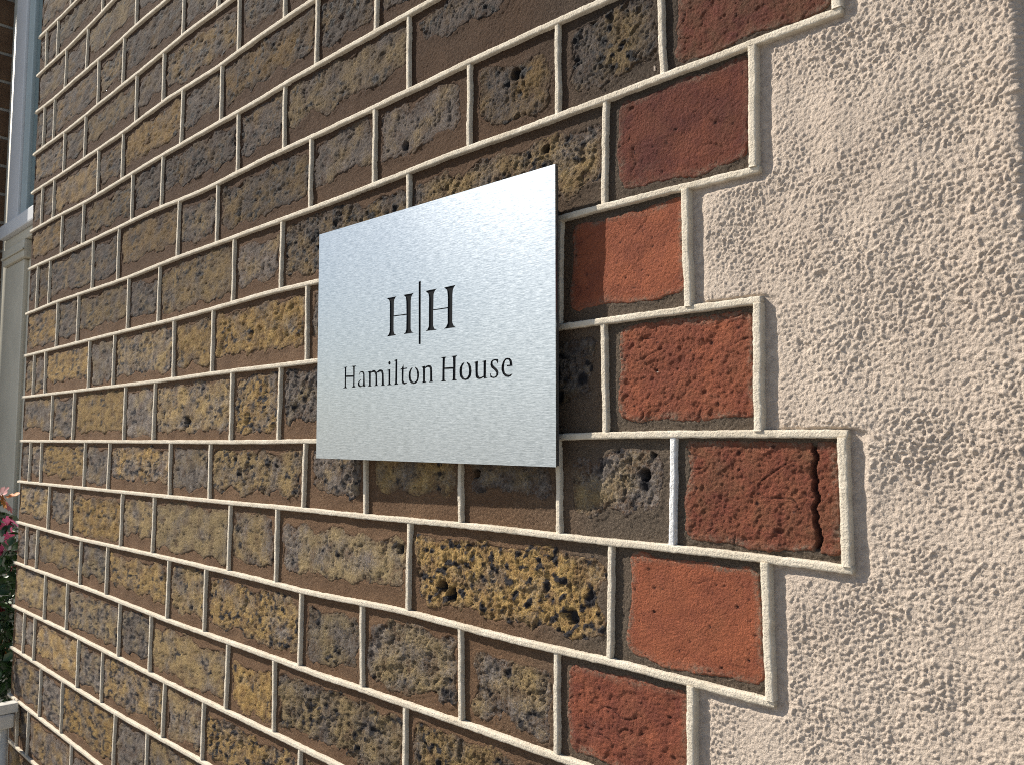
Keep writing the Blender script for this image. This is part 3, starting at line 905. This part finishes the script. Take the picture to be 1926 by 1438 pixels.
for k in range(13):
    for c in range(6):
        lobe('ornament_lobe', -.737 - k * .028 * 2, .058 + c * .056, .030, rail, k)

# ---------------------------------------------------------------- flowers in a box beside the rail
def mat_leaf(name, a, b, rough=.4):
    t = NT(name)
    co = t.coord(); n1 = t.noise(co, 45, 3, .6)
    t.b.inputs['Specular IOR Level'].default_value = .5
    return t.out(t.mix(t.ramp(n1, .35, .65), a, b), rough)


M_LEAF = mat_leaf('glossy_leaf', (.022, .055, .018), (.055, .115, .03), .32)
M_PINK = mat_leaf('pink_petal', (.50, .03, .13), (.72, .10, .26), .6)
M_ORNG = mat_leaf('orange_petal', (.45, .10, .03), (.70, .30, .05), .6)
M_DKRED = mat_leaf('dark_red_petal', (.16, .015, .02), (.30, .035, .03), .6)
M_STEM = mat_leaf('green_stem', (.05, .08, .02), (.08, .12, .04), .6)
plant = thing('flowering_plant', 'leafy plant with pink, orange and dark red flowers beside the end of the wall', 'plant', (-1.98, -.86, .04))
pr = np.random.RandomState(5)


def plant_pts(n, shell=False):
    out = []
    while len(out) < n:
        q = pr.uniform(-1, 1, 3)
        d = np.linalg.norm(q)
        if d < 1 and (not shell or d > .75):
            out.append(q * np.array([.20, .27, .135]) + np.array([0, .27, -.005]))
    return np.array(out)


LV, LF = [], []
for p in plant_pts(2600):
    n_ = pr.normal(0, 1, 3) + np.array([.6, .8, .2]); n_ /= np.linalg.norm(n_)
    t_ = np.cross(n_, pr.normal(0, 1, 3)); t_ /= np.linalg.norm(t_); b_ = np.cross(n_, t_)
    L_ = pr.uniform(.018, .034); w_ = L_ * .28
    i0 = len(LV)
    for (a, c, e) in ((0, 0, 0), (.35, -1, .10), (.35, 0, -.04), (.35, 1, .10), (.72, -.75, .06), (.72, 0, -.06), (.72, .75, .06), (1, 0, -.16)):
        LV.append(p + t_ * L_ * a + b_ * w_ * c + n_ * L_ * e)
    for q in ((0, 1, 2), (0, 2, 3), (1, 4, 5, 2), (2, 5, 6, 3), (4, 7, 5), (5, 7, 6)):
        LF.append(tuple(i0 + k for k in q))
fo = link('foliage', mesh_from('foliage', LV, LF, M_LEAF, True), plant)
SV, SF = [], []
for p in plant_pts(40):
    base = np.array([p[0] * .4, .0, p[2] * .4])
    d = np.array([.002, 0, 0]); e = np.array([0, 0, .002]); i0 = len(SV)
    SV += [base - d - e, base + d - e, base + d + e, base - d + e, p - d * .5, p + d * .5, p + e * .5, p - e * .5]
    SF += [(i0, i0 + 1, i0 + 5, i0 + 4), (i0 + 1, i0 + 2, i0 + 6, i0 + 5), (i0 + 2, i0 + 3, i0 + 7, i0 + 6), (i0 + 3, i0, i0 + 4, i0 + 7)]
link('stems', mesh_from('stems', SV, SF, M_STEM, False), plant)


def flower_mesh(name, mat, R_):
    V, F = [], []
    for k in range(6):
        t = k * math.pi / 3
        u = np.array([math.cos(t), math.sin(t), 0]); w_ = np.array([-math.sin(t), math.cos(t), 0]); i0 = len(V)
        for (a, c, e) in ((.08, 0, 0), (.5, -.34, .18), (.55, 0, .10), (.5, .34, .18), (.95, -.25, .26), (1.0, 0, .2), (.95, .25, .26)):
            V.append((u * a + w_ * c) * R_ + np.array([0, 0, e * R_]))
        F += [(i0, i0 + 1, i0 + 2), (i0, i0 + 2, i0 + 3), (i0 + 1, i0 + 4, i0 + 5, i0 + 2), (i0 + 2, i0 + 5, i0 + 6, i0 + 3)]
    return mesh_from(name, V, F, mat, True)


FM = [flower_mesh('flower', M_PINK, .017), flower_mesh('flower', M_ORNG, .016), flower_mesh('flower', M_DKRED, .018)]
# some that peep past the wall end, the rest over the whole plant
def wedge(x, y, t):
    zr = .433 + .2562 * (x - 1.98) - .04; zl = zr + .036
    return (x, y, zr + .004 + (zl - zr) * t)


spots = [(wedge(.0, .515, .2), 1), (wedge(.05, .51, .6), 1), (wedge(-.02, .52, .8), 2), (wedge(.03, .50, .4), 2), (wedge(.06, .47, .1), 0), (wedge(.02, .465, .5), 0),
         (wedge(.05, .45, .8), 0), (wedge(.0, .44, .3), 0), (wedge(.06, .415, .5), 0), (wedge(.04, .36, .2), 2), (wedge(.05, .345, .7), 2), (wedge(.06, .30, .3), 2),
         (wedge(.02, .29, .8), 2), (wedge(.05, .22, .3), 1), (wedge(.03, .19, .7), 2)]
for p in plant_pts(60, True):
    spots.append((tuple(p), int(pr.choice([0, 1, 2]))))
for p, c in spots:
    link('flower', FM[c], plant, p, (pr.uniform(-.6, .6) - .3, pr.uniform(.2, 1.2), pr.uniform(0, 6)))
planter = thing('planter_box', 'dark planter box under the flowering plant', 'planter', (-1.98, -1.02, .04))
bevel_box('box', (-.22, 0, -.10), (.22, .15, .15), M_EDGE, planter, .006)
bevel_box('soil', (-.21, .1505, -.09), (.21, .162, .14), mat_plain('dark_soil', (.035, .025, .018), .95, .3, 60, .003), planter, .004)
bevel_box('bracket', (-.20, -.83, -.06), (-.15, -.0005, .11), M_EDGE, planter, .004)
bevel_box('bracket', (.15, -.83, -.06), (.20, -.0005, .11), M_EDGE, planter, .004)

# ---------------------------------------------------------------- ground
V = [(-400, -400, 0), (400, -400, 0), (400, 400, 0), (-400, 400, 0)]
g = link('pavement', mesh_from('pavement', V, [(0, 1, 2, 3)], M_PAVE, False))
g['kind'] = 'structure'
